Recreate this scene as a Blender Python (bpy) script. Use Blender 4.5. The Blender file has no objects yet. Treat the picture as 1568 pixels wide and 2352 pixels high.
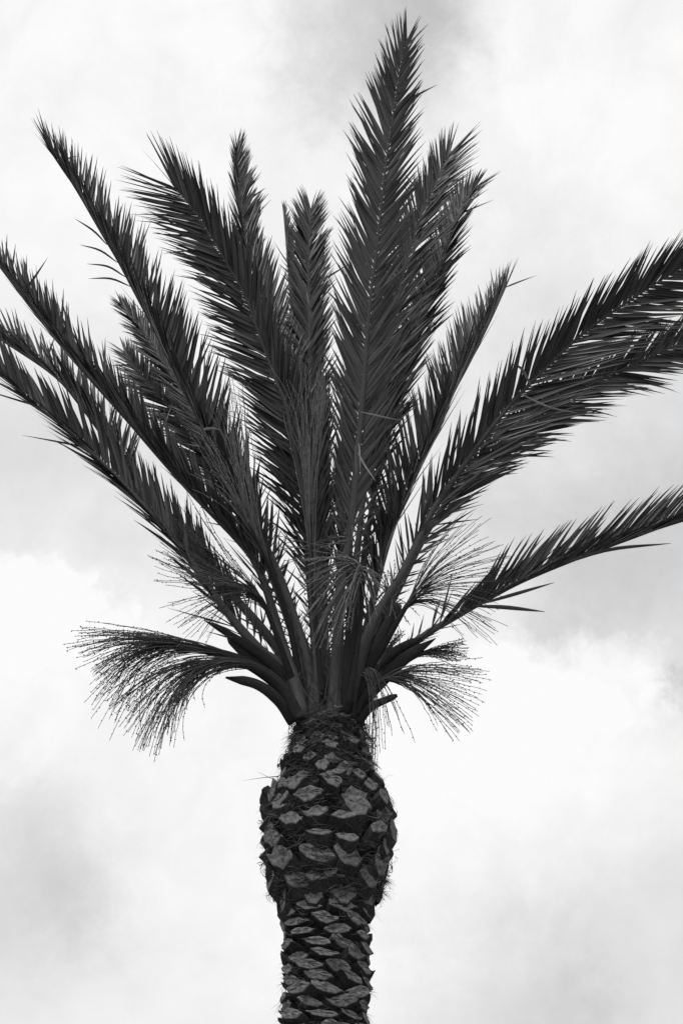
import bpy, math, random
import numpy as np
from mathutils import Vector

R_ = math.radians
rng = random.Random(11)

# ------------------------------------------------------------------ camera
scene = bpy.context.scene
CAM = np.array((0.0, -12.9, 1.6))
PITCH, LENS = R_(25.0), 70.0
cd = bpy.data.cameras.new('camera')
cd.sensor_fit = 'VERTICAL'; cd.sensor_height = 36.0; cd.sensor_width = 24.0
cd.lens = LENS; cd.clip_end = 8000.0
cam = bpy.data.objects.new('camera', cd)
scene.collection.objects.link(cam)
cam.location = CAM; cam.rotation_euler = (R_(90) + PITCH, 0, 0)
scene.camera = cam
FPX = LENS / 36.0 * 2352.0                    # focal length in units of a 1568 x 2352 picture
FWD = np.array((0, math.cos(PITCH), math.sin(PITCH)))
UPV = np.array((0, -math.sin(PITCH), math.cos(PITCH)))

# ------------------------------------------------------------------ world, sun, exposure
SUN_EL, SUN_AZ = R_(56), R_(204)              # behind the camera, a little to its left
world = bpy.data.worlds.new('World'); scene.world = world
world.use_nodes = True
vs = scene.view_settings
vs.view_transform = 'Standard'; vs.look = 'None'; vs.exposure = 0.0; vs.gamma = 1.0
vs.use_curve_mapping = False
sd = bpy.data.lights.new('sun', 'SUN')
sd.energy = 1.4; sd.angle = R_(12); sd.color = (1.0, 1.0, 1.0)      # veiled sun
sun = bpy.data.objects.new('sun', sd); scene.collection.objects.link(sun)
sdir = Vector((math.sin(SUN_AZ) * math.cos(SUN_EL), math.cos(SUN_AZ) * math.cos(SUN_EL), math.sin(SUN_EL)))
sun.rotation_euler = sdir.to_track_quat('Z', 'Y').to_euler()
sun.location = (0, 0, 30)

def ray(x, y):
    d = np.array((1.0, 0, 0)) * ((x - 784) / FPX) + UPV * ((1176 - y) / FPX) + FWD
    return d

def px(x, y, dy=0.0):
    """the point seen at (x, y) that stands dy metres behind (+) or before (-) the trunk axis"""
    d = ray(x, y)
    return CAM + d * ((dy - CAM[1]) / d[1])

def build_sky():
    nt = world.node_tree; N = nt.nodes; L = nt.links
    N.clear()
    out = N.new('ShaderNodeOutputWorld'); bg = N.new('ShaderNodeBackground')
    bg.inputs['Strength'].default_value = 0.1
    L.new(bg.outputs[0], out.inputs[0])
    sky = N.new('ShaderNodeTexSky'); sky.sky_type = 'NISHITA'; sky.sun_disc = False
    sky.sun_elevation = SUN_EL; sky.sun_rotation = SUN_AZ
    sky.dust_density = 3.0
    bw = N.new('ShaderNodeRGBToBW'); L.new(sky.outputs[0], bw.inputs[0])
    tc = N.new('ShaderNodeTexCoord')
    def math_(op, a, b=None, clamp=False):
        m = N.new('ShaderNodeMath'); m.operation = op; m.use_clamp = clamp
        for i, v in enumerate((a, b)):
            if v is None: continue
            if isinstance(v, (int, float)): m.inputs[i].default_value = v
            else: L.new(v, m.inputs[i])
        return m.outputs[0]
    def noise(scale, detail, rough, vec, dist=0.0, off=(0, 0, 0)):
        mp = N.new('ShaderNodeMapping'); mp.inputs['Location'].default_value = off
        L.new(vec, mp.inputs[0])
        n = N.new('ShaderNodeTexNoise'); n.inputs['Scale'].default_value = scale
        n.inputs['Detail'].default_value = detail; n.inputs['Roughness'].default_value = rough
        n.inputs['Distortion'].default_value = dist
        L.new(mp.outputs[0], n.inputs['Vector']); return n
    def vmath(op, a, b):
        m = N.new('ShaderNodeVectorMath'); m.operation = op
        for i, v in enumerate((a, b)):
            if v is None: continue
            if isinstance(v, tuple): m.inputs[i].default_value = v
            else: L.new(v, m.inputs[i])
        return m
    dirv = vmath('NORMALIZE', tc.outputs['Generated'], None).outputs[0]
    # billowing edges: bend the directions with noise
    wn = noise(24, 9, 0.68, dirv, 0, (3.1, 1.7, 0.4))
    sub = vmath('SUBTRACT', wn.outputs['Color'], (0.5, 0.5, 0.5)).outputs[0]
    sc = N.new('ShaderNodeVectorMath'); sc.operation = 'SCALE'; L.new(sub, sc.inputs[0]); sc.inputs['Scale'].default_value = 0.075
    warped = vmath('ADD', dirv, sc.outputs[0]).outputs[0]
    def lobe(x, y, r0, r1):
        """1 inside angular radius r0, fading to 0 at r1"""
        d = ray(x, y); d = d / np.linalg.norm(d)
        dist = vmath('DISTANCE', warped, tuple(d)).outputs['Value']
        m = N.new('ShaderNodeMapRange'); m.interpolation_type = 'SMOOTHSTEP'
        L.new(dist, m.inputs['Value'])
        m.inputs['From Min'].default_value = r0; m.inputs['From Max'].default_value = r1
        m.inputs['To Min'].default_value = 1.0; m.inputs['To Max'].default_value = 0.0
        return m.outputs[0]
    broad = noise(3.2, 5, 0.55, dirv, 0.4, (0.3, 5.2, 2.0)).outputs['Fac']
    fine = noise(10, 6, 0.6, dirv, 0.6, (7.3, 0.2, 1.0)).outputs['Fac']
    # thickness of the cloud: 1 = white, 0 = open sky
    v = math_('MULTIPLY', math_('SUBTRACT', broad, 0.5), 0.34)
    v = math_('ADD', v, math_('MULTIPLY', math_('SUBTRACT', fine, 0.5), 0.38))
    v = math_('ADD', v, math_('MULTIPLY', math_('SUBTRACT', noise(34, 6, 0.6, dirv, 0.8, (1.3, 4.2, 9.0)).outputs['Fac'], 0.5), 0.16))
    v = math_('ADD', v, 0.88)
    for (x, y, r0, r1, w) in THIN:
        v = math_('ADD', v, math_('MULTIPLY', lobe(x, y, r0, r1), w))
    v = math_('MINIMUM', math_('MAXIMUM', v, 0.0), 1.0)
    white = 9.7
    mix = N.new('ShaderNodeMix'); mix.data_type = 'FLOAT'
    L.new(v, mix.inputs['Factor']); L.new(bw.outputs[0], mix.inputs['A']); mix.inputs['B'].default_value = white
    L.new(mix.outputs[0], bg.inputs['Color'])

# open patches and thick heads of the cloud cover: where they stand, their size, how much thinner or thicker
THIN = [
    (250, 350, 0.05, 0.25, 0.10), (1310, 350, 0.04, 0.16, 0.09), (560, 1800, 0.04, 0.16, 0.05), (1000, 1850, 0.03, 0.12, 0.05),
    (890, 10, 0.0, 0.085, -0.36), (1000, 90, 0.0, 0.04, -0.16), (790, 200, 0.0, 0.05, -0.17), (960, 330, 0.0, 0.06, -0.10),
    (1510, 1050, 0.05, 0.20, -0.17), (1490, 1330, 0.01, 0.10, -0.20), (1320, 1390, 0.0, 0.05, -0.10), (1260, 620, 0.0, 0.07, -0.08),
    (140, 1130, 0.03, 0.13, -0.15),
    (1180, 1555, 0.016, 0.031, 0.08), (1285, 1560, 0.016, 0.031, 0.08), (1390, 1590, 0.017, 0.033, 0.09), (1470, 1520, 0.010, 0.023, 0.12),
    (1320, 1720, 0.0, 0.13, 0.17), (1545, 1570, 0.0, 0.016, -0.26),
    (20, 1395, 0.018, 0.032, 0.11), (110, 1380, 0.018, 0.032, 0.10), (200, 1440, 0.017, 0.031, 0.10), (100, 1540, 0.0, 0.11, 0.16), (260, 1500, 0.010, 0.03, 0.08),
    (30, 2110, 0.0, 0.10, -0.17), (170, 2090, 0.0, 0.035, -0.09), (60, 1930, 0.0, 0.08, -0.13), (200, 1650, 0.0, 0.07, -0.08),
    (1500, 2120, 0.02, 0.17, -0.18), (1150, 2330, 0.0, 0.08, -0.15), (1330, 2340, 0.0, 0.04, -0.10),
]
build_sky()

# ------------------------------------------------------------------ materials (the photograph is black and white: greys only)
def material(name):
    m = bpy.data.materials.new(name); m.use_nodes = True
    nt = m.node_tree; b = nt.nodes['Principled BSDF']
    return m, nt, nt.nodes, nt.links, b

def ramp(N, L, fac, stops):
    r = N.new('ShaderNodeValToRGB'); L.new(fac, r.inputs[0])
    e = r.color_ramp.elements
    while len(e) < len(stops): e.new(0.5)
    for el, (p, g) in zip(e, stops):
        el.position = p; el.color = (g, g, g, 1)
    return r.outputs[0]

def leaf_material(name, lo, hi, transl=0.14):
    m, nt, N, L, b = material(name)
    geo = N.new('ShaderNodeNewGeometry')
    tcn = N.new('ShaderNodeTexCoord')
    n = N.new('ShaderNodeTexNoise'); n.inputs['Scale'].default_value = 2.2; n.inputs['Detail'].default_value = 5
    L.new(tcn.outputs['Object'], n.inputs['Vector'])
    mx = N.new('ShaderNodeMath'); mx.operation = 'MULTIPLY_ADD'
    L.new(geo.outputs['Random Per Island'], mx.inputs[0]); mx.inputs[1].default_value = 0.6
    sc = N.new('ShaderNodeMath'); sc.operation = 'MULTIPLY'; L.new(n.outputs['Fac'], sc.inputs[0]); sc.inputs[1].default_value = 0.5
    L.new(sc.outputs[0], mx.inputs[2])
    col = ramp(N, L, mx.outputs[0], [(0.1, lo), (0.9, hi)])
    L.new(col, b.inputs['Base Color'])
    b.inputs['Roughness'].default_value = 0.34
    b.inputs['Specular IOR Level'].default_value = 0.24
    tr = N.new('ShaderNodeBsdfTranslucent'); L.new(col, tr.inputs['Color'])
    ms = N.new('ShaderNodeMixShader'); ms.inputs[0].default_value = transl
    L.new(b.outputs[0], ms.inputs[1]); L.new(tr.outputs[0], ms.inputs[2])
    L.new(ms.outputs[0], N['Material Output'].inputs['Surface'])
    return m

def rough_material(name, lo, hi, scale, rough=0.85, bump=0.4, stretch=(1, 1, 1), spec=0.15, attr=None):
    m, nt, N, L, b = material(name)
    tcn = N.new('ShaderNodeTexCoord'); mp = N.new('ShaderNodeMapping')
    mp.inputs['Scale'].default_value = stretch
    if attr:
        at = N.new('ShaderNodeAttribute'); at.attribute_name = attr; L.new(at.outputs['Vector'], mp.inputs[0])
    else: L.new(tcn.outputs['Object'], mp.inputs[0])
    n = N.new('ShaderNodeTexNoise'); n.inputs['Scale'].default_value = scale
    n.inputs['Detail'].default_value = 8; n.inputs['Roughness'].default_value = 0.65
    L.new(mp.outputs[0], n.inputs['Vector'])
    geo = N.new('ShaderNodeNewGeometry')
    ad = N.new('ShaderNodeMath'); ad.operation = 'MULTIPLY_ADD'
    L.new(geo.outputs['Random Per Island'], ad.inputs[0]); ad.inputs[1].default_value = 0.32
    L.new(n.outputs['Fac'], ad.inputs[2])
    col = ramp(N, L, ad.outputs[0], [(0.38, lo), (0.85, hi)])
    L.new(col, b.inputs['Base Color'])
    b.inputs['Roughness'].default_value = rough
    b.inputs['Specular IOR Level'].default_value = spec
    bp = N.new('ShaderNodeBump'); bp.inputs['Strength'].default_value = bump; bp.inputs['Distance'].default_value = 0.01
    L.new(n.outputs['Fac'], bp.inputs['Height']); L.new(bp.outputs[0], b.inputs['Normal'])
    return m

M_LEAF = leaf_material('leaflet_green', 0.004, 0.088, 0.06)
M_DRY = leaf_material('dry_leaflet', 0.09, 0.22, 0.15)
M_RACHIS = rough_material('leaf_stalk', 0.016, 0.12, 7, 0.65, 0.8, (1.9, 1.9, 0.3), 0.15, 'grain')
M_SPATHE = rough_material('spathe_skin', 0.01, 0.05, 9, 0.75, 0.8, (1.5, 1.5, 0.5), 0.15, 'grain')
M_STRAND = rough_material('strand_skin', 0.035, 0.10, 30, 0.7, 0.1, (1, 1, 1), 0.15)
M_STRAND_PALE = rough_material('pale_strand_skin', 0.08, 0.19, 30, 0.6, 0.1, (1, 1, 1), 0.25)
M_CUT = rough_material('cut_face', 0.022, 0.21, 34, 0.9, 0.35)
M_STUB = rough_material('stub_side', 0.007, 0.055, 30, 0.9, 0.7, (1, 1, 0.25))
M_CORE = rough_material('trunk_bark', 0.005, 0.018, 18, 0.95, 0.9)
M_FIBRE = rough_material('trunk_fibre', 0.010, 0.10, 20, 0.85, 0.0)
M_GROUND = rough_material('dry_lawn', 0.09, 0.17, 0.6, 0.95, 0.3)

# ------------------------------------------------------------------ helpers
COL = scene.collection
class MB:
    def __init__(self): self.v = []; self.f = []; self.m = []; self.n = 0; self.g = []
    def add(self, verts, faces, mat=0):
        k = self.n
        verts = np.asarray(verts, float)
        self.v.append(verts); self.n += len(verts)
        self.f += [tuple(i + k for i in f) for f in faces]
        self.m += [mat] * len(faces) if isinstance(mat, int) else list(mat)
    def build(self, name, mats, parent=None, origin=(0, 0, 0), smooth=True):
        o = np.asarray(origin, float)
        V = np.concatenate(self.v) - o
        me = bpy.data.meshes.new(name)
        me.from_pydata(V.tolist(), [], self.f)
        for mt in mats: me.materials.append(mt)
        if len(mats) > 1: me.polygons.foreach_set('material_index', self.m)
        if smooth: me.polygons.foreach_set('use_smooth', [True] * len(me.polygons))
        if len(self.g) == len(V):
            at = me.attributes.new('grain', 'FLOAT_VECTOR', 'POINT'); at.data.foreach_set('vector', np.asarray(self.g, np.float32).ravel())
        ob = bpy.data.objects.new(name, me); COL.objects.link(ob)
        if parent is not None:
            ob.parent = parent
            w = np.array(WORLD_LOC.get(parent.name, (0, 0, 0)))
            ob.location = o - w
        else:
            ob.location = o
        WORLD_LOC[ob.name] = tuple(o)
        return ob
WORLD_LOC = {}

def unit(a):
    n = np.linalg.norm(a)
    return a / n if n > 1e-12 else a

def catmull(P, n):
    """n points spread evenly along a smooth curve through P"""
    P = np.asarray(P, float)
    Q = np.vstack([2 * P[0] - P[1], P, 2 * P[-1] - P[-2]])
    pts = []
    for i in range(1, len(Q) - 2):
        p0, p1, p2, p3 = Q[i - 1], Q[i], Q[i + 1], Q[i + 2]
        for t in np.linspace(0, 1, 12, endpoint=False):
            pts.append(0.5 * (2 * p1 + (p2 - p0) * t + (2 * p0 - 5 * p1 + 4 * p2 - p3) * t * t + (3 * p1 - p0 - 3 * p2 + p3) * t ** 3))
    pts.append(Q[-2]); pts = np.array(pts)
    s = np.concatenate([[0], np.cumsum(np.linalg.norm(np.diff(pts, axis=0), axis=1))])
    u = np.linspace(0, s[-1], n)
    return np.stack([np.interp(u, s, pts[:, k]) for k in range(3)], 1), s[-1]

def tangents(P):
    T = np.gradient(P, axis=0)
    return T / np.linalg.norm(T, axis=1)[:, None]

def tube(mb, P, S, N, wid, thk, sides=8, mat=0, prof=None, cap=True):
    """flattened tube along P; S, N: its side and normal directions; wid, thk: half width and thickness per point"""
    n = len(P); ang = np.arange(sides) * 2 * math.pi / sides
    V = []; run = np.concatenate([[0], np.cumsum(np.linalg.norm(np.diff(P, axis=0), axis=1))]); seed = rng.uniform(0, 50)
    for i in range(n):
        for a in ang:
            c, s = math.cos(a), math.sin(a)
            mb.g.append((c + seed, s, run[i] * 2))
            if prof == 'keel': s = s * (1.0 if s < 0 else 0.55)
            V.append(P[i] + S[i] * c * wid[i] + N[i] * s * thk[i])
    F = []
    for i in range(n - 1):
        for j in range(sides):
            k = (j + 1) % sides
            F.append((i * sides + j, i * sides + k, (i + 1) * sides + k, (i + 1) * sides + j))
    if cap:
        F.append(tuple(range(sides))[::-1]); F.append(tuple((n - 1) * sides + j for j in range(sides)))
    mb.add(V, F, mat)

# ------------------------------------------------------------------ ground
g = MB()
g.add([(-4000, -4000, 0), (4000, -4000, 0), (4000, 4000, 0), (-4000, 4000, 0)], [(0, 1, 2, 3)])
ground = g.build('ground', [M_GROUND], smooth=False)
ground['kind'] = 'structure'; ground['label'] = 'flat open ground the palm grows from'

# ------------------------------------------------------------------ the palm
def axis_x(z): return -0.105 + 0.012 * (z - 4.0)
palm = bpy.data.objects.new('palm_tree', None); COL.objects.link(palm)
palm.location = (axis_x(0), 0, 0); WORLD_LOC['palm_tree'] = (axis_x(0), 0, 0)
palm['label'] = 'tall date palm with feathery fronds, fruit strands and a swollen collar of cut leaf stubs'
palm['category'] = 'palm tree'

# trunk outline read from the photograph: (row, half width)
def z_at(y): return px(784, y)[2]
def r_at(y, hw): return hw * float(np.dot(px(784, y) - CAM, FWD)) / FPX
OUT = [(1640, 60), (1665, 74), (1700, 82), (1730, 88), (1765, 96), (1800, 103), (1825, 118), (1848, 131), (1880, 138),
       (1930, 139), (1985, 136), (2030, 126), (2060, 115), (2080, 100), (2096, 88), (2200, 88), (2352, 89)]
OZ = np.array([z_at(y) for y, _ in OUT])[::-1]
OR = np.array([r_at(y, h) for y, h in OUT])[::-1]
def trunk_r(z):
    if z < OZ[0]: return OR[0] + 0.05 * max(0, (1.0 - z)) ** 2
    return float(np.interp(z, OZ, OR))
Z_TOP = OZ[-1]

tb = MB()
zs = np.concatenate([np.linspace(0, OZ[0], 24, endpoint=False), np.linspace(OZ[0], Z_TOP, 46), [Z_TOP + 0.05]])
NS = 40; V = []
for i, z in enumerate(zs):
    for j in range(NS):
        a = 2 * math.pi * j / NS
        r = trunk_r(z) * 0.93 * (1 + rng.uniform(-0.035, 0.035))
        if i == len(zs) - 1: r *= 0.5
        V.append((axis_x(z) + r * math.cos(a), r * math.sin(a), z + rng.uniform(-.01, .01)))
F = [(i * NS + j, i * NS + (j + 1) % NS, (i + 1) * NS + (j + 1) % NS, (i + 1) * NS + j) for i in range(len(zs) - 1) for j in range(NS)]
F.append(tuple((len(zs) - 1) * NS + j for j in range(NS)))
tb.add(V, F)
trunk = tb.build('trunk', [M_CORE], palm, (axis_x(0), 0, 0))

def leaf_base(mb, z, ang, w, h, length, axis_el, face_el, roll, seed, sink=0.09, skew=0.0):
    """stub of a cut leaf: sides (material 0) ending in a pale cut face (material 1)"""
    r = random.Random(seed)
    rad = np.array((math.cos(ang), math.sin(ang), 0)); X0 = np.array((-math.sin(ang), math.cos(ang), 0)); Zv = np.array((0, 0, 1.0))
    A = rad * math.cos(axis_el) + Zv * math.sin(axis_el)
    Vv = Zv * math.cos(axis_el) - rad * math.sin(axis_el)
    X = X0 * math.cos(roll) + Vv * math.sin(roll); Vv = Vv * math.cos(roll) - X0 * math.sin(roll)
    nf = unit(rad * math.cos(face_el) + Zv * math.sin(face_el) + X0 * r.uniform(-.18, .18))
    c = np.array((axis_x(z), 0, z)) + rad * trunk_r(z) * 0.93
    end = c + A * length
    # outline: a peaked top edge, round heavier lower edge, pinched corners
    n = 18; ol = []; nt = r.uniform(.3, 2.8); nd = r.uniform(.0, .5) if r.random() < .6 else 0
    pk = r.uniform(-.25, .25); bl = r.uniform(-.2, .2)
    for k in range(n):
        t = 2 * math.pi * k / n
        cx, sy = math.cos(t), math.sin(t)
        u = 0.5 * w * math.copysign(abs(cx) ** 0.85, cx)
        v = 0.5 * h * sy
        if sy > 0: v = 0.5 * h * (1 - min(1, abs(cx - pk)) ** 1.1) * r.uniform(.72, 1.0)
        else: v = -0.5 * h * (1 - min(1, abs(cx - bl)) ** 2.0) * r.uniform(.9, 1.12)
        v += skew * u
        if abs(t - nt) < .3: v -= nd * h * .5
        ol.append((u * r.uniform(.88, 1.06), v + r.uniform(-.08, .08) * h))
    def ring(s, t_off, plane):
        out = []
        for (u, v) in ol:
            p = c + X * u * s + Vv * v * s
            if plane:
                t = np.dot(end - p, nf) / max(0.25, np.dot(A, nf))
                t = min(t, length * 1.8 + 0.06)
                p = p + A * (t + t_off)
            else:
                p = p + A * t_off
            out.append(p)
        return out
    r0 = ring(1.12, -sink, False)
    r1 = [0.5 * (a + b) + rad * r.uniform(-.006, .006) for a, b in zip(ring(1.05, -0.0, False), ring(1.03, -0.02, True))]
    r2 = ring(1.0, -0.006, True); r3 = ring(0.93, 0.0, True)
    r4 = [p + nf * r.uniform(-.010, .006) for p in ring(0.5, 0.0, True)]
    cen = [np.mean(r4, axis=0) + nf * r.uniform(-.012, .004)]
    V = r0 + r1 + r2 + r3 + r4 + cen
    F = []; Mt = []
    for b in range(4):
        for k in range(n):
            k2 = (k + 1) % n
            F.append((b * n + k, b * n + k2, (b + 1) * n + k2, (b + 1) * n + k)); Mt.append(0 if b < 2 else 1)
    for k in range(n):
        F.append((4 * n + k, 4 * n + (k + 1) % n, 5 * n)); Mt.append(1)
    mb.add(V, F, Mt)
    return c

# rows of stubs from the bottom of what is seen upwards
bases = []
z = z_at(2430); row = 0
while z < Z_TOP - 0.02:
    y_frac = z
    zc0, zc1 = z_at(2085), z_at(1985)       # collar of long stubs
    zc2, zc3 = z_at(1850), z_at(1740)
    if z < zc0:                              # old scars cut flush
        kind, n, pitch = 'scar', 8, 0.074
    elif z < zc1: kind, n, pitch = 'long', 9, 0.105
    elif z < zc2: kind, n, pitch = 'stub', 10, 0.088
    elif z < zc3: kind, n, pitch = 'short', 11, 0.070
    else: kind, n, pitch = 'boot', 9, 0.062
    for k in range(n):
        ang = 2 * math.pi * (k + 0.5 * (row % 2) + 0.13 * row) / n + rng.uniform(-.07, .07) * (1 if kind == 'scar' else 2.2)
        zz = z + rng.uniform(-.014, .014) * (.6 if kind == 'scar' else 2.2)
        if rng.random() < (.04 if kind == 'scar' else .06): continue
        if zz > Z_TOP - 0.01: continue
        circ = 2 * math.pi * trunk_r(zz) / n
        sd_ = rng.randrange(10 ** 6)
        if kind == 'scar':
            p = (circ * rng.uniform(.92, 1.14), rng.uniform(.060, .086), rng.uniform(.03, .07), R_(rng.uniform(15, 34)), R_(rng.uniform(-12, 20)), R_(rng.uniform(-15, 3)))
        elif kind == 'long':
            p = (circ * rng.uniform(.75, .98), rng.uniform(.11, .15), rng.uniform(.03, .09), R_(rng.uniform(38, 55)), R_(rng.uniform(-12, 14)), R_(rng.uniform(-9, 9)))
        elif kind == 'stub':
            p = (circ * rng.uniform(.5, .85), rng.uniform(.075, .125), rng.uniform(.06, .125), R_(rng.uniform(35, 55)), R_(rng.uniform(-5, 45)), R_(rng.uniform(-12, 12)))
        elif kind == 'short':
            p = (circ * rng.uniform(.5, .9), rng.uniform(.05, .095), rng.uniform(.04, .095), R_(rng.uniform(40, 60)), R_(rng.uniform(5, 50)), R_(rng.uniform(-14, 14)))
        else:
            p = (circ * rng.uniform(.45, .85), rng.uniform(.045, .08), rng.uniform(.015, .05), R_(rng.uniform(45, 65)), R_(rng.uniform(-5, 50)), R_(rng.uniform(-16, 16)))
        bases.append((zz, ang, p, sd_))
    z += pitch * rng.uniform(.92, 1.08); row += 1
print('leaf bases', len(bases))
for zz, ang, p, s in bases:
    mb = MB(); c = leaf_base(mb, zz, ang, *p, s)
    mb.build('leaf_base', [M_STUB, M_CUT], trunk, c, smooth=False)
# the same scars on down to the ground, below the frame
mb = MB(); z = 0.05; row = 0
while z < z_at(2430) - 0.05:
    for k in range(8):
        ang = 2 * math.pi * (k + 0.5 * (row % 2) + 0.13 * row) / 8 + rng.uniform(-.07, .07)
        circ = 2 * math.pi * trunk_r(z) / 8
        leaf_base(mb, z + rng.uniform(-.012, .012), ang, circ * rng.uniform(.95, 1.15), rng.uniform(.075, .105), rng.uniform(.03, .05),
                  R_(rng.uniform(8, 20)), R_(rng.uniform(-14, 10)), R_(rng.uniform(2, 16)), rng.randrange(10 ** 6))
    z += 0.066; row += 1
o = mb.build('lower_leaf_scars', [M_STUB, M_CUT], trunk, (axis_x(0), 0, 0), smooth=False); o['kind'] = 'stuff'

# fibre: mats wound round the trunk and tufts standing off it
fb = MB()
def ribbon(P, w):
    P = np.asarray(P); T = tangents(P); n = len(P)
    V = []
    side = unit(np.cross(T[0], np.array((rng.gauss(0, 1), rng.gauss(0, 1), rng.gauss(0, 1)))))
    for i in range(n):
        ww = w * (1 - 0.85 * i / (n - 1))
        V += [P[i] + side * ww, P[i] - side * ww]
    F = [(2 * i, 2 * i + 1, 2 * i + 3, 2 * i + 2) for i in range(n - 1)]
    fb.add(V, F)
zlo, zhi = z_at(2400), Z_TOP + 0.03
# broad ragged bands of matted fibre wound between the stubs
for i in range(620):
    zz = rng.uniform(z_at(2080), zhi); a = rng.uniform(0, 2 * math.pi); L_ = rng.uniform(.10, .30)
    if rng.random() < .12: zz = rng.uniform(zlo, z_at(2080))
    el = rng.gauss(0, .28); da = rng.choice((-1, 1)); lift = rng.uniform(-.025, .022) + (rng.uniform(.01, .04) if rng.random() < .25 else 0); sag = rng.uniform(.0, .06)
    base = []
    for k in range(8):
        t = k / 7
        ak = a + da * L_ * t * math.cos(el) / trunk_r(zz); zk = zz + L_ * t * math.sin(el) - sag * math.sin(math.pi * t)
        base.append((ak, zk, trunk_r(zk) + lift + rng.uniform(-.006, .006)))
    for q in range(rng.randint(5, 9)):
        o1, o2, o3 = rng.gauss(0, .010), rng.gauss(0, .008), rng.gauss(0, .012)
        c0 = rng.randint(0, 2); c1 = rng.randint(5, 8)
        P = [(axis_x(zk) + (r + o1) * math.cos(ak), (r + o1) * math.sin(ak), zk + o2 + o3 * k / 7) for k, (ak, zk, r) in list(enumerate(base))[c0:c1]]
        ribbon(P, rng.uniform(.0022, .0052))
for i in range(8500):
    zz = rng.uniform(zlo, zhi); low = zz < z_at(2095)
    if low and rng.random() < 0.8: continue
    a = rng.uniform(0, 2 * math.pi)
    L_ = rng.uniform(.04, .16); lift = rng.uniform(-.03, .025) + (rng.uniform(0, .04) if rng.random() < .15 else 0) if not low else rng.uniform(-.02, .02)
    el = rng.gauss(0, .55); da = rng.choice((-1, 1))
    P = []
    for k in range(5):
        t = k / 4
        ak = a + da * L_ * t * math.cos(el) / trunk_r(zz); zk = zz + L_ * t * math.sin(el) - .02 * t * t
        r = trunk_r(zk) + lift + .02 * math.sin(t * 3) + rng.uniform(-.006, .006)
        P.append((axis_x(zk) + r * math.cos(ak), r * math.sin(ak), zk))
    ribbon(P, rng.uniform(.0012, .0032))
for i in range(420):
    zz = rng.uniform(zlo, zhi - .1)
    if zz < z_at(2095) and rng.random() < 0.7: continue
    a = rng.uniform(0, 2 * math.pi); r0 = trunk_r(zz)
    rad = np.array((math.cos(a), math.sin(a), 0)); tn = np.array((-math.sin(a), math.cos(a), 0))
    bend = rng.gauss(0, .6); up = rng.gauss(-.05, .5)
    for k in range(rng.choice((2, 3, 4, 5, 14, 22))):
        d = unit(rad + tn * (bend + rng.gauss(0, .35)) + np.array((0, 0, 1)) * (up + rng.gauss(0, .35)))
        L_ = rng.uniform(.03, .10); b = np.array((axis_x(zz), 0, zz)) + rad * (r0 + .01) + tn * rng.gauss(0, .012)
        P = [b + d * L_ * t + np.array((rng.gauss(0, .004), rng.gauss(0, .004), -.03 * t * t)) for t in np.linspace(0, 1, 4)]
        ribbon(P, rng.uniform(.0010, .0022))
for i in range(700):
    a = rng.uniform(0, 2 * math.pi); zz = Z_TOP + rng.uniform(-.10, .10); r0 = rng.uniform(.14, .24); L_ = rng.uniform(.06, .26); dr = rng.uniform(.0, .35); sw = rng.gauss(0, .5)
    P = [(axis_x(zz) + (r0 + dr * L_ * t) * math.cos(a + sw * t * L_ / r0), (r0 + dr * L_ * t) * math.sin(a + sw * t * L_ / r0), zz + L_ * t + rng.uniform(-.004, .004)) for t in np.linspace(0, 1, 5)]
    ribbon(P, rng.uniform(.0015, .006))
# a few long loose threads
for (pts) in [[(640, 1783, -.1), (606, 1786, -.15), (557, 1793, -.2)], [(640, 1795, -.1), (612, 1783, -.1), (590, 1772, -.1)],
              [(880, 1790, -.1), (893, 1780, -.1), (906, 1782, -.1)], [(862, 2050, -.1), (872, 2062, -.1), (876, 2080, -.1)]]:
    ribbon([px(*p) for p in pts], .0035)
fibre = fb.build('trunk_fibre', [M_FIBRE], trunk, (axis_x(0), 0, 0)); fibre['kind'] = 'stuff'

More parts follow.
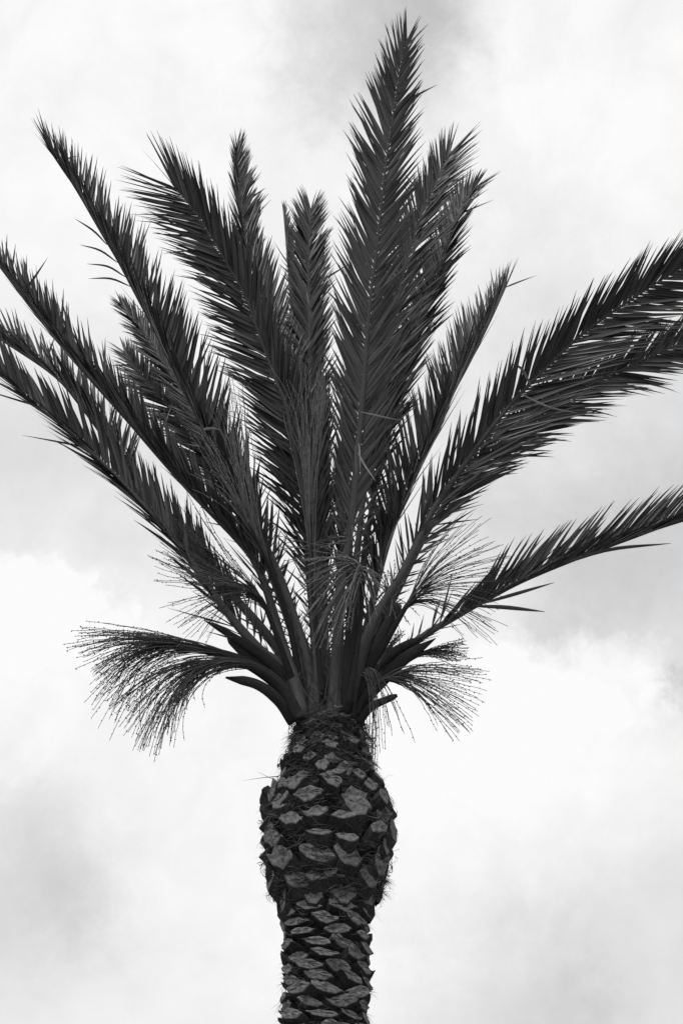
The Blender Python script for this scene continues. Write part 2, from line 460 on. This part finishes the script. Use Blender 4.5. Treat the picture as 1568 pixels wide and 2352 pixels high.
# ------------------------------------------------------------------ fronds
# pts: (x, y) of the midrib in the photograph, base first; depth: how far the tip leans away from (+) or towards (-) the viewer
# roll: turn of the upper face about the midrib (0 = turned to the viewer, -90 = to the right of its run, 90 = to the left)
FRONDS = [
 dict(k='low_left', pts=[(690,1640),(655,1540),(598,1494),(517,1401),(420,1265),(300,1128),(180,1010),(91,937),(0,862),(-130,775),(-250,715)], d0=-.10, depth=-.5, roll=(-34, -56), v=34, a=34, L=(0.46, 0.48), start=0.18, n=140),
 dict(k='left_two', pts=[(700,1650),(670,1545),(590,1430),(439,1270),(311,1138),(256,1032),(183,929),(121,860),(0,779),(-120,705),(-230,650)], d0=-.02, depth=.5, roll=(-52, -72), v=46, a=36, L=(0.46, 0.48), start=0.2, n=140),
 dict(k='left_three', pts=[(697,1650),(682,1580),(651,1487),(607,1340),(567,1265),(439,1131),(366,1050),(293,966),(220,885),(146,801),(73,710),(0,614),(-60,540)], d0=-.16, depth=-.3, roll=(-50, -76), v=50, a=34, L=(0.5, 0.5), start=0.23),
 dict(k='behind_four_a', pts=[(720,1640),(690,1480),(620,1270),(530,1070),(440,930),(350,790),(275,694)], d0=.1, depth=1.3, roll=-20, a=30, L=(.36,.36), start=.4),
 dict(k='behind_four_b', pts=[(715,1640),(680,1480),(600,1270),(510,1100),(430,990),(350,890),(284,805)], d0=.1, depth=1.6, roll=-10, a=34, L=(.42,.42), start=.4),
 dict(k='left_four', pts=[(725,1660),(713,1538),(677,1423),(631,1298),(559,1166),(493,1044),(466,982),(414,878),(352,753),(308,669),(271,599),(234,537),(170,428),(102,325),(80,290)], d0=-.12, depth=-.5, roll=(-52, -78), v=46, a=(32, 40), L=(0.42, 0.58), start=0.25, n=185, end=0.97, tip=0.7),
 dict(k='six', pts=[(735,1640),(722,1450),(708,1300),(690,1100),(660,930),(628,760),(597,660),(567,577),(554,485),(546,400),(544,330)], d0=.1, depth=1.2, roll=-36, v=34, a=29, L=(0.4, 0.5), start=0.32),
 dict(k='seven', pts=[(745,1640),(725,1350),(700,1050),(680,860),(668,700),(657,560),(650,480)], d0=.12, depth=1.8, roll=-70, v=40, a=25, L=(.36,.40), start=.4, n=110),
 dict(k='spear', pts=[(748,1640),(746,1400),(744,1150),(742,1000),(742,880)], d0=.1, depth=.5, roll=10, a=12, L=(.45,.45), start=.35, n=80),
 dict(k='spear_b', pts=[(770,1640),(778,1400),(790,1150),(800,1000),(806,850)], d0=.1, depth=.7, roll=20, a=16, L=(.45,.45), start=.35, n=80),
 dict(k='five', pts=[(738,1655),(733,1530),(726,1449),(718,1333),(712,1240),(700,1150),(674,1020),(656,930),(630,864),(594,765),(561,676),(518,600),(472,521),(425,458),(379,406),(345,378)], d0=-.14, depth=-.7, roll=-8, v=20, a=(54, 26), L=(0.5, 0.52), start=0.24, n=250, end=0.945, tip=0.92),
 dict(k='eight', pts=[(752,1640),(738,1400),(728,1250),(720,1100),(714,950),(711,814),(709,650),(709,560),(714,478)], d0=.02, depth=1.1, roll=4, v=20, a=34, L=(0.42, 0.42), start=.32, n=250, tip=0.72),
 dict(k='eleven', pts=[(800,1640),(820,1450),(840,1250),(872,1080),(920,890),(960,770),(1000,640),(1021,574),(1041,513),(1064,461),(1096,425)], d0=.12, depth=1.3, roll=30, a=30, L=(0.44, 0.44), start=.34, tip=0.7),
 dict(k='ten', pts=[(790,1640),(805,1450),(822,1250),(848,1050),(880,860),(912,690),(941,574),(969,487),(997,431),(1018,379),(1045,330)], d0=.06, depth=.8, roll=10, a=(28, 36), L=(0.46, 0.54), start=.34, tip=0.8, end=0.975),
 dict(k='twelve', pts=[(812,1645),(830,1500),(868,1330),(900,1220),(935,1135),(970,1060),(1008,985),(1040,905),(1074,841),(1105,780),(1135,718),(1170,640)], d0=.08, depth=.6, roll=(50, 66), v=50, a=36, L=(0.6, 0.56), start=0.24, end=0.985),
 dict(k='fourteen', pts=[(805,1640),(850,1480),(915,1350),(985,1215),(1060,1110),(1150,1020),(1249,946),(1347,888),(1445,841),(1568,786),(1700,735),(1800,705)], d0=.1, depth=.9, roll=0, v=20, a=36, L=(0.46, 0.54), start=0.32),
 dict(k='nine', pts=[(769,1658),(774,1525),(782,1349),(798,1257),(810,1158),(816,1092),(824,1006),(835,878),(843,768),(854,651),(865,574),(885,385),(900,282),(917,167),(930,108),(936,84)], d0=-.18, depth=-1.0, roll=172, v=18, a=34, L=(0.54, 0.58), start=.26, n=150),
 dict(k='thirteen', pts=[(800,1648),(820,1538),(862,1422),(921,1323),(961,1240),(1000,1161),(1054,1083),(1132,977),(1210,888),(1327,775),(1445,690),(1568,612),(1680,548),(1780,505)], d0=-.12, depth=-.7, roll=-4, v=18, a=(31, 40), L=(0.54, 0.7), start=0.27, n=150),
 dict(k='low_right', pts=[(815,1645),(838,1606),(882,1533),(974,1460),(1035,1423),(1132,1368),(1210,1329),(1327,1282),(1445,1238),(1568,1196),(1700,1172),(1820,1165)], d0=-.08, depth=-.4, roll=(62, 74), v=50, a=36, L=(0.56, 0.46), start=0.26, n=125),
]

def leaflet_geo(base, d, T, N, length, width, twist, droop, fwd, seed, segs=7):
    """one folded, tapering leaflet; returns verts, faces"""
    r = random.Random(seed)
    B = unit(T - np.dot(T, d) * d); up = unit(np.cross(B, d))
    if np.dot(up, N) < 0: up = -up
    c, s = math.cos(twist), math.sin(twist)
    B, up = B * c + up * s, up * c - B * s
    p = np.array(base); step = length / segs; V = []; dirn = np.array(d)
    tw = r.gauss(0, .10)
    for i in range(segs + 1):
        t = i / segs
        w = width * min(1.0, 0.35 + 3.6 * t) * (1 - t ** 1.6) ** 0.9 if i < segs else 0.0
        w = max(w, 0.0006)
        fold = 0.42 - 0.15 * t
        V += [p + B * w - up * 0 + up * w * fold, p - up * w * 0.12, p - B * w + up * w * fold]
        dirn = unit(dirn + np.array((0, 0, -1.0)) * droop * (0.3 + t) / segs + T * fwd / segs)
        B = unit(B - np.dot(B, dirn) * dirn); up = unit(np.cross(dirn, B)) * (1 if np.dot(np.cross(dirn, B), up) > 0 else -1)
        B, up = B * math.cos(tw / segs) + up * math.sin(tw / segs), up * math.cos(tw / segs) - B * math.sin(tw / segs)
        p = p + dirn * step
    F = []
    for i in range(segs):
        a = 3 * i
        F += [(a, a + 1, a + 4, a + 3), (a + 1, a + 2, a + 5, a + 4)]
    return V, F

FRONT = {'nine': 1.5, 'five': 1.3, 'thirteen': 1.4, 'left_four': 1.2, 'low_right': 1.2, 'left_three': 1.15, 'eight': .9, 'low_left': 1.0}
def proj(p):
    q = np.asarray(p) - CAM; dz = np.dot(q, FWD)
    return 784 + FPX * q[0] / dz, 1176 - FPX * np.dot(q, UPV) / dz

all_leaflets = []; frond_obj = {}; spine_mb = {}
for fi, f in enumerate(FRONDS):
    r = random.Random(100 + fi)
    pts = f['pts']; m = len(pts)
    seg = np.concatenate([[0], np.cumsum([math.dist(pts[i], pts[i + 1]) for i in range(m - 1)])]); seg /= seg[-1]
    P3 = [px(x, y, f['d0'] + (f['depth'] - f['d0']) * (0.15 * s + 0.85 * s ** 1.5)) for (x, y), s in zip(pts, seg)]
    NP = 60
    P, length = catmull(P3, NP)
    if 'end' in f: P = P[:int(NP * (f['end'] + .01))]; P, length = catmull(P, NP); f['end'] = .995
    T = tangents(P)
    S = np.zeros_like(P); N = np.zeros_like(P)
    rl0 = 0 if isinstance(f['roll'], tuple) else R_(f['roll'])
    for i in range(NP):
        w = unit(P[i] - CAM)
        Pr = unit(np.cross(w, T[i])); C = unit(-w + np.dot(w, T[i]) * T[i])
        # petioles stand with their broad back to the outside; the blade turns to its own roll higher up
        rl = R_(f['roll'][0] + (f['roll'][1] - f['roll'][0]) * i / NP) if isinstance(f['roll'], tuple) else rl0
        rl += 0.12 * math.sin(i * .12 + fi)
        N[i] = math.cos(rl) * C - math.sin(rl) * Pr; S[i] = np.cross(T[i], N[i])
    t = np.linspace(0, 1, NP)
    wid = np.interp(t, [0, .04, .12, .3, .6, .9, 1], [.072, .056, .040, .024, .012, .005, .002]) * (1.0 if f['d0'] < 0.05 else .85)
    thk = np.interp(t, [0, .04, .12, .3, .6, .9, 1], [.040, .036, .030, .022, .011, .004, .002])
    mb = MB(); tube(mb, P, S, N, wid, thk, 8, 0)
    fo = mb.build('frond', [M_RACHIS], palm, P[0]); frond_obj[fi] = fo
    sm = MB(); spine_mb[fi] = sm
    st = f['start']
    # spines on the stalk below the blade
    ns = int(38 * st / .3)
    for q in range(ns):
        s = .08 + (st - .06) * q / ns + r.uniform(-.005, .005); i = s * (NP - 1); k = int(i)
        for sg in (-1, 1):
            if r.random() < .25: continue
            b = P[k] + S[k] * sg * wid[k] * .9
            d = unit(T[k] * r.uniform(.8, 1.3) + S[k] * sg * r.uniform(.5, 1.0) + N[k] * r.uniform(-.3, .7))
            L_ = r.uniform(.05, .10) + r.uniform(.1, .34) * (s / st) ** 4
            V, F = leaflet_geo(b, d, T[k], N[k], L_, .006 + .004 * (s / st) ** 3, r.uniform(-.5, .5), 0, 0, r.randrange(10 ** 6), 3)
            sm.add(V, F)
    nn = int(f.get('n', 178) * length * (1 - st) / 3.2)
    clump = {}
    for sg in (-1, 1):
        q = 0
        while q < nn:
            m_ = r.randint(3, 7); c_ = (r.gauss(0, .034), r.gauss(0, .10), r.uniform(.92, 1.05), r.uniform(.006, .024))
            for e_ in range(m_): clump[(q + e_, sg)] = (c_[0] - (e_ - m_ / 2) * c_[3] * 1.0, c_[1], c_[2])
            q += m_
    tip = f.get('tip', .52)
    for q in range(nn):
        for sg in (-1, 1):
            cl = clump[(q, sg)]
            u = (q + r.uniform(-.35, .35) + (0.25 if sg > 0 else -.25)) / nn
            u = min(max(u, 0), 1) ** 0.84
            s = st + (f.get('end', 0.995) - st) * u
            i = s * (NP - 1); k = min(int(i), NP - 2); fr = i - k
            pb = P[k] * (1 - fr) + P[k + 1] * fr; Tk = unit(T[k] * (1 - fr) + T[k + 1] * fr); Sk = S[k]; Nk = N[k]
            aa = f['a']; aa = aa if isinstance(aa, (int, float)) else aa[0 if sg < 0 else 1]
            a = R_(aa) * .90 * np.interp(u, [0, .15, .7, .92, 1], [.78, 1.0, 1.0, .6 + .42 * tip, .2 + .42 * tip]) + r.gauss(0, .035) + cl[0]
            v = R_(f.get('v', 22)) * np.interp(u, [0, .3, 1], [1.35, 1.0, .8]) + r.gauss(0, .11 if u > .25 else .3) + cl[1]
            Lm = f['L'][0 if sg < 0 else 1]
            Ll = Lm * np.interp(u, [0, .12, .35, .7, .9, 1], [.66, .90, 1.0, .93, .35 + .7 * tip, tip]) * r.uniform(.86, 1.07) * cl[2]
            if r.random() < .03: Ll *= r.uniform(.45, .8)
            d = unit(Tk * math.cos(a) + math.sin(a) * (Sk * sg * math.cos(v) + Nk * math.sin(v)))
            if r.random() < .035: d = unit(d + np.array((r.gauss(0, .2), r.gauss(0, .2), r.gauss(-.05, .2))))
            wdt = r.uniform(.0125, .0185) * np.interp(u, [0, .2, .8, 1], [.8, 1, .9, .55])
            base = pb + Sk * sg * wid[k] * .7 + Nk * thk[k] * .2
            all_leaflets.append((fi, leaflet_geo(base, d, Tk, Nk, Ll, wdt, r.gauss(0, .26), r.uniform(.04, .20), r.uniform(-.05, .22), r.randrange(10 ** 6)), base, base + d * Ll, wdt, f['k']))
print('leaflets', len(all_leaflets))
score = []
for idx, (fi, geo, b, e, w, k) in enumerate(all_leaflets):
    x0, y0 = proj(b); x1, y1 = proj(e)
    inside = 0 < (x0 + x1) / 2 < 1568 and 0 < (y0 + y1) / 2 < 2352
    score.append((math.dist((x0, y0), (x1, y1)) * w * FRONT.get(k, .75) if inside else 0, idx))
score.sort(reverse=True)
single = {idx for _, idx in score[:300]}
rest = {}
for idx, (fi, (V, F), b, e, w, k) in enumerate(all_leaflets):
    if idx in single:
        mb = MB(); mb.add(V, F); mb.build('leaflet', [M_LEAF], frond_obj[fi], b)
    else:
        rest.setdefault(fi, MB()).add(V, F)
for fi in rest:
    sm = spine_mb[fi]
    if sm.n:
        rest[fi].add(np.concatenate(sm.v), sm.f)
    o = rest[fi].build('foliage', [M_LEAF], frond_obj[fi], WORLD_LOC[frond_obj[fi].name]); o['kind'] = 'stuff'

# dry bent leaflets caught in the crown
DRY = [([(818,1085,-.72),(816,1035,-.78),(821,1016,-.82),(826,1040,-.85),(827,1085,-.86)], .006, 'nine'),
       ([(828,946,-.74),(868,955,-.84),(905,963,-.88),(925,966,-.9)], .006, 'nine'),
       ([(822,1040,-.68),(838,1070,-.8),(862,1105,-.86)], .006, 'nine'),
       ([(466,985,-.34),(478,985,-.46),(490,984,-.52),(508,988,-.54)], .011, 'left_four'),
       ([(1196,905,-.4),(1260,935,-.5),(1330,950,-.55)], .007, 'thirteen')]
KIDX = {f['k']: i for i, f in enumerate(FRONDS)}
# single leaflets that stand out from their fronds
LOOSE = [([(246,562,-.42),(215,530,-.44),(172,502,-.45)], .007, 'left_four'), ([(270,603,-.42),(230,575,-.44),(183,562,-.45)], .007, 'left_four'),
         ([(288,636,-.42),(248,612,-.44),(200,606,-.45)], .007, 'left_four'), ([(300,658,-.4),(255,640,-.42),(203,640,-.44)], .007, 'left_four'),
         ([(1088,1392,-.26),(1160,1395,-.3),(1250,1405,-.34)], .014, 'low_right'), ([(1100,1388,-.26),(1180,1365,-.3),(1272,1338,-.34)], .012, 'low_right'),
         ([(1300,1293,-.3),(1400,1262,-.32),(1540,1248,-.34)], .012, 'low_right'), ([(1218,885,-.5),(1195,845,-.5),(1168,836,-.5)], .010, 'thirteen')]
for pts, w, k, mt in [(*d, M_DRY) for d in DRY] + [(*d, M_LEAF) for d in LOOSE]:
    if len(pts) < 3: continue
    P, ln = catmull([px(*p) for p in pts], 9); T = tangents(P); V = []
    for i in range(9):
        Pr = unit(np.cross(unit(P[i] - CAM), T[i])); ww = w * (math.sin(math.pi * (0.12 + .86 * i / 8)) + .05)
        C = unit(np.cross(T[i], Pr))
        V += [P[i] + Pr * ww + C * ww * .4, P[i], P[i] - Pr * ww + C * ww * .4]
    F = []
    for i in range(8):
        a = 3 * i; F += [(a, a + 1, a + 4, a + 3), (a + 1, a + 2, a + 5, a + 4)]
    mb = MB(); mb.add(V, F)
    o = mb.build('leaflet', [mt], frond_obj[KIDX[k]], P[0])
    if mt is M_DRY: o['label'] = 'pale dry bent leaflet'

# ------------------------------------------------------------------ flower stalks, their strands, and the spathes
def stalk_path(pts, n=24):
    P, ln = catmull([px(*p) for p in pts], n); T = tangents(P)
    S = np.zeros_like(P); N = np.zeros_like(P)
    for i in range(n):
        w = unit(P[i] - CAM); S[i] = unit(np.cross(w, T[i])); N[i] = np.cross(T[i], S[i])
    return P, T, S, N, ln

def strand(mb, P0, Pa, P1, P2, r, rad=.0034, bead=1.0):
    n = 17; Q = []
    L_ = np.linalg.norm(P2 - P0)
    e1 = unit(np.cross(unit(P2 - P0), np.array((r.gauss(0, 1), r.gauss(0, 1), r.gauss(0, 1)))))
    e2 = unit(np.cross(unit(P2 - P0), e1))
    ph = r.uniform(0, 6); sway = r.uniform(.002, .014)
    for i in range(n):
        t = i / (n - 1)
        p = (1 - t) ** 3 * P0 + 3 * t * (1 - t) ** 2 * Pa + 3 * t * t * (1 - t) * P1 + t ** 3 * P2
        z = .0032 * min(1, t * 1.4)
        p = p + e1 * (z * ((-1) ** i) * r.uniform(.3, 1.1) + sway * t * math.sin(ph + 4 * t)) + e2 * r.gauss(0, z * .6)
        Q.append(p)
    Q = np.array(Q); T = tangents(Q); V = []
    for i in range(n):
        a = unit(np.cross(T[i], e1)); b = np.cross(T[i], a); rr = rad * (1.2 - .65 * i / (n - 1))
        for k in range(3):
            an = k * 2.0944; V.append(Q[i] + (a * math.cos(an) + b * math.sin(an)) * rr)
    F = [(3 * i + k, 3 * i + (k + 1) % 3, 3 * i + 3 + (k + 1) % 3, 3 * i + 3 + k) for i in range(n - 1) for k in range(3)]
    mb.add(V, F)
    t = r.uniform(.35, .5)
    while t < 1:
        i = t * (n - 1); k = min(int(i), n - 2); c = Q[k] + (Q[k + 1] - Q[k]) * (i - k)
        a = unit(np.cross(T[k], np.array((r.gauss(0, 1), r.gauss(0, 1), r.gauss(0, 1)))))
        s = r.uniform(.0030, .0062) * (rad / .0034) ** .7; c = c + a * (rad * .6 + s * .5)
        b = np.cross(T[k], a)
        if r.random() < bead:
            V = [c + a * s * 1.2, c - a * s, c + b * s, c - b * s, c + T[k] * s, c - T[k] * s]
            mb.add(V, [(0, 2, 4), (2, 1, 4), (1, 3, 4), (3, 0, 4), (2, 0, 5), (1, 2, 5), (3, 1, 5), (0, 3, 5)])
        t += r.uniform(.022, .055) * .8 / max(.35, L_)

def spray(stalk, w0, w1, fan, n, emerge=(.75, 1.0), spread=.22, seed=1, label=None, dd=0.0, jit=14, rad=.0034, bead=1.0, mat=None):
    """stalk: (x, y, depth) points; fan: (control x, y, tip x, y) sweeping across the strands"""
    r = random.Random(seed)
    P, T, S, N, ln = stalk_path(stalk)
    m = len(P); mb = MB()
    tube(mb, P, S, N, np.linspace(w0, w1, m), np.linspace(w0, w1, m) * .45, 8)
    st = mb.build('flower_stalk', [M_SPATHE], palm, P[0])
    if label: st['label'] = label
    sb = MB(); fan = np.array(fan, float); dz = stalk[-1][2] + dd
    for q in range(n):
        u = (q + r.uniform(0, 1)) / n * (len(fan) - 1); k = min(int(u), len(fan) - 2); f = fan[k] * (1 - (u - k)) + fan[k + 1] * (u - k)
        e = emerge[0] + (emerge[1] - emerge[0]) * r.random()
        i = min(m - 1, int(e * (m - 1)))
        P0 = P[i] + S[i] * r.uniform(-1, 1) * w1 * .6
        short = 1 - .3 * r.random() ** 3
        dz2 = dz + r.gauss(0, spread)
        tip = px(f[2] + r.gauss(0, jit), f[3] + r.gauss(0, jit), dz2)
        ctl = px(f[0] + r.gauss(0, jit * .5), f[1] + r.gauss(0, jit * .5), stalk[-1][2] * .5 + dz2 * .5)
        tip = P0 + (tip - P0) * short
        strand(sb, P0, P0 + T[i] * np.linalg.norm(ctl - P0) * .5, ctl, tip, r, rad, bead)
    o = sb.build('fruit_strands', [mat or M_STRAND], st, P[0]); o['kind'] = 'stuff'
    return st

# drooping big sprays at the left
spray([(690,1640,-.12),(640,1575,-.2),(560,1520,-.28),(480,1495,-.32),(415,1483,-.34)], .046, .026,
      [(330,1440,170,1455),(310,1450,172,1492),(300,1470,195,1540),(300,1490,215,1600),(310,1500,255,1665)], 120, (.35, 1.0), .14, 21, jit=18)
spray([(688,1650,-.18),(640,1570,-.28),(580,1530,-.36),(520,1520,-.4),(480,1525,-.42)], .044, .024,
      [(370,1510,235,1600),(365,1530,280,1650),(380,1550,318,1712),(400,1545,358,1735),(420,1545,390,1650),(440,1550,420,1610)], 120, (.35, 1.0), .13, 22)
# left spray at the stalk of the third frond
spray([(690,1620,-.1),(650,1500,-.28),(612,1400,-.42),(598,1372,-.48)], .026, .014,
      [(520,1290,440,1130),(500,1310,395,1215),(490,1330,350,1268),(480,1350,360,1300),(500,1355,375,1345),(520,1355,400,1440),(540,1350,450,1480)], 74, (.85, 1.0), .25, 23, bead=.8)
spray([(700,1620,-.05),(660,1420,-.25),(610,1280,-.45),(570,1200,-.55)], .024, .012,
      [(520,1120,440,1000),(540,1080,480,950),(560,1060,520,870),(575,1060,545,900),(520,1150,420,1090)], 56, (.6, 1.0), .2, 24, jit=22, rad=.0030, bead=.7, mat=M_STRAND_PALE)
# fine upright sprays in the middle
spray([(740,1600,-.2),(722,1400,-.35),(714,1260,-.45),(712,1180,-.5)], .022, .012,
      [(690,1020,640,870),(700,980,672,830),(712,960,705,850),(725,960,735,830),(740,1000,768,870),(700,1050,655,960)], 46, (.35, 1.0), .25, 25, rad=.0028, bead=.6, jit=26, mat=M_STRAND_PALE)
# pale drooping spray before the middle
spray([(800,1620,-.3),(822,1480,-.42),(832,1360,-.5),(828,1296,-.55)], .020, .012,
      [(790,1260,640,1225),(780,1275,690,1335),(780,1290,690,1400),(795,1300,705,1470),(805,1310,755,1500),(815,1320,790,1440),(835,1300,850,1420),(850,1290,885,1330)], 76, (.88, 1.0), .16, 26, rad=.0050, mat=M_STRAND_PALE)
spray([(790,1600,-.1),(800,1400,-.2),(806,1270,-.3),(808,1235,-.32)], .016, .010,
      [(790,1200,735,1195),(795,1190,770,1180),(815,1200,830,1230),(760,1230,665,1250),(760,1250,640,1300)], 14, (.9, 1.0), .15, 27, rad=.0046, mat=M_STRAND_PALE)
# spray at the right, over the sky
spray([(815,1640,-.1),(850,1545,-.22),(900,1450,-.36),(935,1388,-.45)], .030, .016,
      [(960,1290,1050,1185),(985,1290,1100,1195),(1000,1300,1135,1235),(1020,1310,1160,1270),(1030,1330,1170,1320),(1030,1355,1140,1390),(1030,1375,1150,1455),(1010,1385,1120,1480)], 66, (.92, 1.0), .22, 28, jit=12, bead=.3)
# lower right
spray([(818,1650,-.15),(835,1610,-.22),(862,1575,-.28),(885,1560,-.3)], .034, .020,
      [(980,1515,1110,1530),(985,1535,1120,1548),(985,1555,1110,1600),(980,1570,1092,1660),(960,1580,1050,1705),(950,1575,1075,1640)], 60, (.7, 1.0), .2, 29, jit=9)
spray([(830,1620,-.1),(880,1560,-.15),(940,1515,-.2),(975,1498,-.22)], .024, .014,
      [(1020,1480,1068,1468),(1025,1490,1075,1490),(1025,1500,1070,1510),(1000,1510,1040,1522)], 44, (.75, 1.0), .12, 30, jit=6)
spray([(822,1640,-.2),(845,1580,-.25),(868,1525,-.3)], .016, .010,
      [(890,1480,922,1445),(895,1490,926,1458),(885,1490,912,1450)], 26, (.55, 1.0), .06, 31, jit=5)
spray([(812,1650,-.25),(820,1590,-.34),(832,1545,-.4),(842,1535,-.42)], .014, .008,
      [(858,1560,850,1760),(862,1580,858,1775),(868,1580,862,1740),(880,1560,900,1690),(900,1570,958,1700)], 22, (.8, 1.0), .06, 32, jit=6)
spray([(830,1600,.0),(860,1480,-.05),(885,1400,-.1),(895,1370,-.1)], .016, .010,
      [(860,1330,790,1290),(880,1330,850,1290),(900,1330,920,1280),(915,1340,940,1330),(900,1380,905,1440),(920,1370,965,1400)], 30, (.85, 1.0), .2, 33, rad=.0042, mat=M_STRAND_PALE)

def spathe(pts, prof, thick, label=None, mat=None):
    P, T, S, N, ln = stalk_path(pts, 22); m = len(P); mb = MB(); t = np.linspace(0, 1, m)
    w = np.interp(t, [p for p, _ in prof], [q for _, q in prof])
    tube(mb, P, S, N, w, np.minimum(w * .6, thick), 10, 0, 'keel')
    o = mb.build('spathe', [mat or M_SPATHE], palm, P[0])
    if label: o['label'] = label
spathe([(690,1600,-.1),(620,1520,-.16),(540,1465,-.2),(468,1424,-.22)], [(0,.04),(.5,.036),(.85,.02),(1,.002)], .02)
spathe([(680,1610,-.06),(620,1550,-.12),(560,1500,-.15),(524,1464,-.16)], [(0,.04),(.6,.036),(.97,.026),(1,.012)], .02, 'broken blunt spathe')
spathe([(672,1660,-.14),(640,1610,-.24),(590,1572,-.32),(518,1556,-.36)], [(0,.035),(.4,.038),(.8,.032),(1,.006)], .02)
spathe([(818,1650,-.1),(850,1590,-.18),(920,1520,-.24),(1000,1466,-.28)], [(0,.04),(.4,.05),(.8,.036),(1,.003)], .02)
spathe([(815,1640,-.05),(840,1580,-.1),(890,1510,-.14),(968,1464,-.18)], [(0,.04),(.5,.045),(.9,.03),(1,.006)], .02)
spathe([(812,1640,-.02),(835,1560,-.1),(870,1470,-.14),(917,1388,-.16)], [(0,.04),(.6,.042),(.96,.034),(1,.02)], .02, 'spathe with a ragged torn end')
spathe([(822,1660,-.16),(850,1625,-.22),(880,1610,-.26),(912,1597,-.28)], [(0,.03),(.5,.028),(.9,.022),(1,.01)], .018)
spathe([(795,1640,-.2),(800,1500,-.3),(815,1380,-.36),(826,1320,-.4)], [(0,.03),(.5,.036),(.9,.02),(1,.004)], .02)
